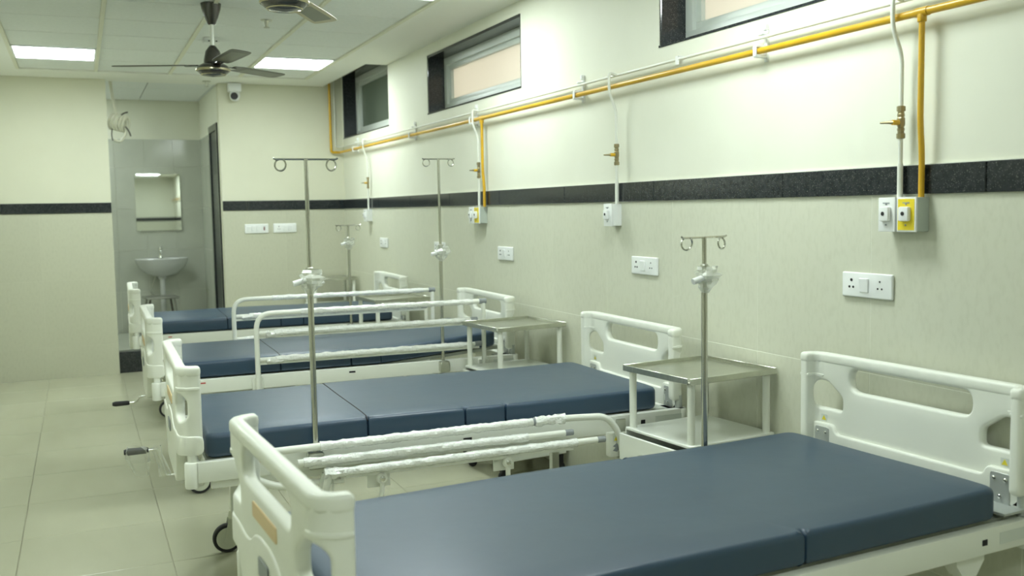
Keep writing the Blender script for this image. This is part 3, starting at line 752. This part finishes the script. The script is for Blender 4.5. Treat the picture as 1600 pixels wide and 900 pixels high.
def film_bag(k, y, z):
    b = BM(); random.seed(3); n = 9; rows = []
    for i in range(n):
        t = i/(n-1); row = []
        for j in range(8):
            a = 2*PI*j/8; rx = (.045 if i else .03)*(1-.5*t*t); ry = .028*(1-.6*t)
            row.append(b.verts.new((-L-.135+rx*math.cos(a)+.008*(random.random()-.5)+.02*t, y+ry*math.sin(a)+.008*(random.random()-.5), z+.018-.115*t+.01*(random.random()-.5))))
        rows.append(row)
    for i in range(n-1):
        for j in range(8): b.faces.new((rows[i][j], rows[i][(j+1) % 8], rows[i+1][(j+1) % 8], rows[i+1][j]))
    obj('film_bag', b, M_film, k, angle=20)
    b = BM(); tube(b, [(-L-.035, y, z-.10), (-L-.045, y, z-.06), (-L-.055, y, z-.02), (-L-.06, y, z+.01)], .016, 8, radii=[.022, .014, .015, .022], jitter=.35, cap=False); obj('film_bag', b, M_film, k, angle=20)

def raised_rail(e, g):
    y = g*.462; r = .0135
    ra = empty('side_guard', (0, 0, 0), parent=e)
    obj('bent_tube', tube(BM(), path_fillet([(-1.512, y, .50), (-1.512, y, .936), (-.245, y, .936)], .085, 8), r, 14), M_paint, ra)
    obj('end_post', rod(BM(), (-.235, y, .50), (-.235, y, .925), r*.95, 14), M_paint, ra)
    obj('joint_cap', rod(BM(), (-.262, y, .936), (-.218, y, .936), r*1.15, 14), M_greyp, ra)
    for z, x1 in ((.832, -.285), (.692, -.262)):
        obj('guard_bar', rod(BM(), (-1.50, y, z), (x1, y, z), r*.9, 14), M_paint, ra)
        obj('joint_cap', rod(BM(), (x1-.03, y, z), (x1+.01, y, z), r*1.1, 14), M_greyp, ra)
        obj('flat_strap', bx(-1.50, x1, y+g*-.004, y+g*-.004+.003, z-.028, z-.014), M_paint, ra)
        obj('bar_wrap', wrap_sleeve(BM(), (-1.42, y, z), (x1-.05, y, z), r*1.16), M_wrap, ra)
        obj('bar_wrap', wrap_sleeve(BM(), (-1.465, y-.001, z-.008), (-1.38, y-.001, z-.002), r*1.2, amp=.5), M_wrap, ra)
    obj('bar_wrap', wrap_sleeve(BM(), (-1.28, y, .936), (-.30, y, .936), r*1.13), M_wrap, ra)
    for x in (-1.512, -.235): obj('pivot_plate', bx(x-.03, x+.03, min(y-g*.03, y-g*.012), max(y-g*.03, y-g*.012), .495, .60, .004, 1), M_paint, ra)
def folded_rail(e):
    y = -.478; r = .0135
    ra = empty('side_guard', (0, 0, 0), parent=e)
    # top tube runs towards the foot, its end post lies along it and curls to the head pivot
    obj('bent_tube', tube(BM(), path_fillet([(-1.50, y, .50), (-1.74, y, .50), (-1.83, y, .55), (-1.83, y, .628), (-.74, y, .632)], .06, 8), r, 14), M_paint, ra)
    obj('end_post', tube(BM(), path_fillet([(-.74, y, .632), (-.60, y, .632), (-.42, y, .622), (-.365, y, .55), (-.352, y, .475)], .07, 8), r, 14), M_paint, ra)
    obj('joint_cap', rod(BM(), (-.75, y, .632), (-.70, y, .632), r*1.15, 14), M_greyp, ra)
    obj('bar_wrap', wrap_sleeve(BM(), (-1.58, y, .629), (-.75, y, .632), r*1.2), M_wrap, ra)
    obj('bar_wrap', wrap_sleeve(BM(), (-.74, y, .632), (-.61, y, .634), r*1.35, amp=.4), M_wrap, ra)
    for (x0, x1, z0, z1, yy) in ((-1.665, -.62, .583, .579, y-.022), (-1.555, -.485, .537, .540, y-.036)):
        obj('guard_bar', rod(BM(), (x0, yy, z0), (x1, yy, z1), r*.95, 14), M_paint, ra)
        obj('joint_cap', rod(BM(), (x1-.005, yy, z1), (x1+.035, yy, z1), r*.9, 14), M_greyp, ra)
        obj('bar_wrap', wrap_sleeve(BM(), (x0+.02, yy, z0), (x1-.16 if z0 > .56 else x1-.09, yy, z1), r*1.14), M_wrap, ra)
        obj('flat_strap', bx(x0+.04, x1-.1, yy+.008, yy+.012, z0-.028, z0-.012), M_paint, ra)
    obj('bar_wrap', wrap_sleeve(BM(), (-1.575, y-.036, .537), (-1.50, y-.036, .537), r*1.3, amp=.5), M_wrap, ra)
    obj('drop_link', tube(BM(), path_fillet([(-1.555, y-.034, .537), (-1.57, y-.03, .49), (-1.565, y-.02, .44)], .02), r*1.0, 12), M_paint, ra)
    obj('film_sleeve', tube(BM(), [(-1.565, y-.034, .54), (-1.57, y-.032, .49), (-1.575, y-.03, .44)], .02, 10, radii=[.018, .026, .03], jitter=.2, cap=False), M_film, ra)
    for x in (-1.365, -.868):
        obj('pivot_plate', bx(x-.045, x+.042, -.470, -.463, .452, .528, .006, 2), M_paint, ra)
        s = -1 if x < -1 else .0
        a = obj('hook_arm', tube(BM(), path_fillet([(x, y-.030, .495), (x, y-.030, .43), (x+s*.03, y-.03, .40)], .03), .0095, 12), M_paint, ra)
        b = BM(); lathe(b, [(.020, 0), (.021, .004), (.021, .016), (.017, .020)], n=20); xform(b, Matrix.Translation((x, y-.02, .495)) @ Matrix.Rotation(PI/2, 4, 'X')); obj('pivot_washer', b, M_paint, a)
        b = BM(); lathe(b, [(.0105, 0), (.0105, .004), (.006, .007)], n=16); xform(b, Matrix.Translation((x, y-.040, .495)) @ Matrix.Rotation(PI/2, 4, 'X')); obj('pivot_bolt', b, M_chrome, a)
        if x > -1: obj('rubber_end', rod(BM(), (x, y-.03, .385), (x, y-.03, .43), .0115, 12), M_greyp, a)
    lk = obj('lock_box', bx(-.405, -.315, -.475, -.435, .448, .547, .008, 2), M_abs, ra)
    tri_sticker(lk, -.378, -.4755, .525, '-y', .012)
    b = BM(); P = [(-.392, .494), (-.375, .506), (-.356, .488), (-.374, .470), (-.392, .476), (-.380, .488)]
    v0 = [b.verts.new((p[0], -.4752, p[1])) for p in P]; v1 = [b.verts.new((p[0], -.4764, p[1])) for p in P]; b.faces.new(v0); b.faces.new(v1[::-1])
    for i in range(6): b.faces.new((v0[i], v0[(i+1) % 6], v1[(i+1) % 6], v1[i]))
    obj('arrow_mark', b, M_greyp, lk)
    b = BM(); lathe(b, [(.018, 0), (.023, .004), (.023, .016), (.016, .024)], n=20); xform(b, Matrix.Translation((-.345, y-.012, .502)) @ Matrix.Rotation(PI/2, 4, 'X')); obj('pivot_knob', b, M_greyp, ra)
    obj('pivot_plate', bx(-.37, -.325, y+.012, y+.02, .44, .60, .006, 2), M_steelb, ra)
def iv_socket(e, x, g):
    obj('drip_pole_socket', bx(x-.028, x+.028, min(g*.432, g*.475), max(g*.432, g*.475), .545, .605, .004, 1), M_steelb, e)

BEDS = [(-.056, 2.262, .052, 'nearest white hospital bed, at the lower right of the photo'),
        (-.113, 3.845, -.018, 'second nearest hospital bed, its plastic-wrapped side guard folded down'),
        (-.107, 5.60, -.016, 'third hospital bed from the front, with both side guards raised'),
        (-.093, 7.67, -.031, 'farthest white hospital bed, in front of the back wall')]
TILT = [0.0, 0.0, .075, 0.0]
def mattress_bm(x0, x1, cuts, tilt, drop=0):
    y = .408; zc, t = .655, .086
    o = []
    ys = sorted(cuts)
    o = [(x0, -y)]
    for c in ys: o += [(c-.004, -y), (c-.001, -y+.016), (c+.001, -y+.016), (c+.004, -y)]
    o += [(x1, -y), (x1, y)]
    for c in ys[::-1]: o += [(c+.004, y), (c+.001, y-.016), (c-.001, y-.016), (c-.004, y)]
    o += [(x0, y)]
    rad = [.045 if abs(p[0]-x1) < 1e-6 and x1 > -.3 else (.035 if abs(p[0]-x0) < 1e-6 and x0 < -1.8 else (.012 if p[0] in (x0, x1) else .003)) for p in o]
    P = round_poly(o, rad, 5)
    def fn(s, v, h):
        z = zc+h
        d = min(v+y, y-v)
        if h > 0: z += .004*(1-math.exp(-max(0, d)/.05)) + .0025*math.sin(s*5.1+v*3)*math.sin(v*4.3)
        return (s, v, z+slope(s, tilt))
    return plate(P, [], t, .016, .05, .08, fn, seg=4)
MLAB = ['navy blue mattress on the nearest bed', 'navy blue folding mattress on the second nearest bed', 'navy blue mattress on the third bed, between raised side guards', 'navy blue mattress on the farthest bed']
for i, (bx0, by, th, lab) in enumerate(BEDS):
    e = empty('hospital_bed', (bx0, by, 0), th, lab, 'bed', 'hospital beds along the right wall')
    make_head(e); make_foot(e); make_frame(e, TILT[i], .027 if i == 0 else 0)
    if i == 1: k = crank(e, -.10, .105); film_bag(k, -.10, .595); folded_rail(e); iv_socket(e, -1.592, -1)
    elif i == 2: crank(e, -.10, -.03); raised_rail(e, -1); raised_rail(e, 1); iv_socket(e, -.475, -1)
    elif i == 3: iv_socket(e, -.48, -1)
    else: iv_socket(e, -.475, 1)
    m = empty('mattress', (bx0, by, 0), th, MLAB[i], 'mattress', 'navy mattresses on the beds')
    obj('cover', mattress_bm(-1.962, -.135, [-.842] if i == 0 else [-.832, -1.0, -1.385], TILT[i]), M_matt, m)
    if i: obj('fold_seam', tube(BM(), [(-1.385, v, .698+.004*(1-math.exp(-(.408-abs(v))/.05))+.0025*math.sin(-1.385*5.1+v*3)*math.sin(v*4.3)-(.012 if abs(v) > .4 else 0)) for v in [-.404+.0202*k for k in range(41)]], .0024, 6), M_dark, m)
    if i == 1:
        obj('zip_tag', bx(-.112, -.104, -.4105, -.407, .645, .672, .002, 1), M_sticker, m)
    if i == 0:
        m.location.z = -.027

# ------------------------------------------------------------------ drip poles
def drip_pole(bed, x, g, top, hw, label):
    bx0, by, th, _ = BEDS[bed]; y = g*(.431 if bed == 2 else .450)
    px = bx0+x*math.cos(th)-y*math.sin(th); py = by+x*math.sin(th)+y*math.cos(th)
    e = empty('drip_pole', (px, py, .607), th, label, 'drip pole', 'drip poles standing at the beds')
    H = top-.607; zc = 1.225-.607
    obj('lower_tube', rod(BM(), (0, 0, .0), (0, 0, zc), .0105, 14), M_steel, e)
    obj('upper_rod', rod(BM(), (0, 0, zc-.02), (0, 0, H), .0075, 12), M_steel, e)
    obj('collar', lathe(BM(), [(.0125, zc+.02), (.0145, zc+.024), (.0145, zc+.04), (.009, zc+.044)], n=14), M_steelb, e)
    obj('cross_bar', tube(BM(), [(-hw-.008, 0, H+.004), (-hw, 0, H), (hw, 0, H), (hw+.008, 0, H+.004)], .0036, 8), M_steel, e)
    for s in (-1, 1):
        pts = [Vector((s*hw-s*.017+.018*math.cos(a), .010*math.sin(a*.5), H-.020+.020*math.sin(a))) for a in [PI/2-s*2*PI*j/24 for j in range(23)]]
        obj('hook', tube(BM(), pts, .0032, 8), M_steel, e)
    k = BM(); lathe(k, [(.004, 0), (.018, .004), (.021, .012), (.018, .022), (.006, .026)], n=14); xform(k, Matrix.Translation((-.002, -.008, zc)) @ Matrix.Rotation(PI/2, 4, 'X'))
    kn = obj('clamp_knob', k, M_wpipe, e)
    k = BM(); rod(k, (-.005, -.02, zc+.004), (-.062, -.02, zc-.012), .0105, 10); obj('clamp_lever', k, M_white, kn)
    b = BM(); random.seed(bed+11); n = 10; rows = []
    for i in range(n):
        t = i/(n-1); row = []
        for j in range(12):
            a = 2*PI*j/12; r = .012+.030*math.sin(min(1, t*1.25)*PI*.62)**1.2*(1 if t < .99 else .75)
            r *= (1+.55*(random.random()-.5))*(1+.25*math.cos(a)*t)
            row.append(b.verts.new((r*math.cos(a)-.002, r*.8*math.sin(a)-.012, zc-.052+.088*t)))
        rows.append(row)
    for i in range(n-1):
        for j in range(12): b.faces.new((rows[i][j], rows[i][(j+1) % 12], rows[i+1][(j+1) % 12], rows[i+1][j]))
    obj('film_wrap', b, M_film2, e, angle=15)
M_film2 = M_film.copy(); M_film2.name = 'clamp_film'
for nd in M_film2.node_tree.nodes:
    if nd.type == 'MAP_RANGE': nd.inputs[3].default_value = .28; nd.inputs[4].default_value = .85
drip_pole(0, -.475, 1, 1.357, .085, 'short steel drip pole behind the nearest bed, beside the steel table')
drip_pole(1, -1.590, -1, 1.648, .105, 'tall steel drip pole in front, at the second bed near its foot')
drip_pole(2, -.475, -1, 1.746, .088, 'tall steel drip pole at the head of the third bed')
drip_pole(3, -.480, -1, 1.356, .090, 'short steel drip pole at the farthest bed, before the back corner')

# ------------------------------------------------------------------ bedside tables
def bedside_table(x, y, rz, label, open_drawer=.015):
    e = empty('bedside_table', (x, y, 0), rz, label, 'table', 'steel-topped bedside tables')
    a, b2 = .215, .205; ZT0 = .82
    t = BM(); box(t, -a, a, -b2, b2, ZT0-.004, ZT0, .001, 1)
    tr = obj('tray_top', t, M_steelb, e)
    for (x0, x1, y0, y1) in ((-a, a, -b2-.002, -b2+.003), (-a, a, b2-.003, b2+.002), (-a-.002, -a+.003, -b2+.012, b2), (a-.003, a+.002, -b2, b2)):
        obj('tray_lip', bx(x0, x1, y0, y1, ZT0-.010, ZT0+.014, .002, 1), M_steelb, tr)
    for sx in (-1, 1):
        for sy in (-1, 1): obj('post', rod(BM(), (sx*(a-.028), sy*(b2-.028), .575), (sx*(a-.028), sy*(b2-.028), ZT0-.004), .0145, 14), M_paint, e)
    body = BM(); box(body, -a+.005, a-.005, -b2+.005, b2-.005, .10, .435, .004, 1); box(body, -a+.005, a-.005, -b2+.005, b2-.005, .57, .582, .003, 1)
    box(body, -a+.005, a-.005, -b2+.005, -b2+.012, .43, .573); box(body, -a+.005, a-.005, b2-.012, b2-.005, .43, .573); box(body, a-.012, a-.005, -b2+.01, b2-.01, .43, .573)
    bd = obj('cabinet_body', body, M_shelf, e)
    d = obj('drawer', bx(-a-.012-open_drawer, -a-.002-open_drawer, -b2+.006, b2-.006, .455, .562, .003, 1), M_shelf, e)
    obj('drawer_tray', (lambda q: (box(q, -a-.003-open_drawer, a-.06, -b2+.02, b2-.02, .45, .455), box(q, -a-.003-open_drawer, a-.06, -b2+.02, -b2+.024, .455, .53), box(q, -a-.003-open_drawer, a-.06, b2-.024, b2-.02, .455, .53), q)[-1])(BM()), M_shelf, d)
    obj('handle', tube(BM(), path_fillet([(-a-.012-open_drawer, -.05, .50), (-a-.035-open_drawer, -.05, .50), (-a-.035-open_drawer, .05, .50), (-a-.012-open_drawer, .05, .50)], .01), .004, 8), M_chrome, d)
    dr2 = obj('cabinet_door', bx(-a-.006, -a+.004, -b2+.008, b2-.008, .11, .43, .003, 1), M_shelf, e)
    obj('handle', tube(BM(), path_fillet([(-a-.006, -.14, .32), (-a-.03, -.14, .32), (-a-.03, -.14, .24), (-a-.006, -.14, .24)], .01), .004, 8), M_chrome, dr2)
    for sx in (-1, 1):
        for sy in (-1, 1):
            q = BM(); lathe(q, [(.022, -.011), (.025, -.006), (.025, .006), (.022, .011)], n=16); xform(q, Matrix.Translation((sx*(a-.03), sy*(b2-.03), .025)) @ Matrix.Rotation(PI/2, 4, 'X')); box(q, sx*(a-.03)-.01, sx*(a-.03)+.01, sy*(b2-.03)-.015, sy*(b2-.03)+.015, .045, .105); obj('caster', q, M_black, e)
bedside_table(-.255, 3.15, .10, 'steel-topped bedside table between the two nearest beds, drawer slightly open')
bedside_table(-.262, 4.91, .10, 'steel-topped bedside table between the second and third beds', 0.0)
bedside_table(-.365, 6.86, .08, 'steel-topped bedside table between the third and farthest beds', 0.0)
bedside_table(-.26, 9.26, .0, 'bedside table in the back corner behind the farthest bed', 0.0)
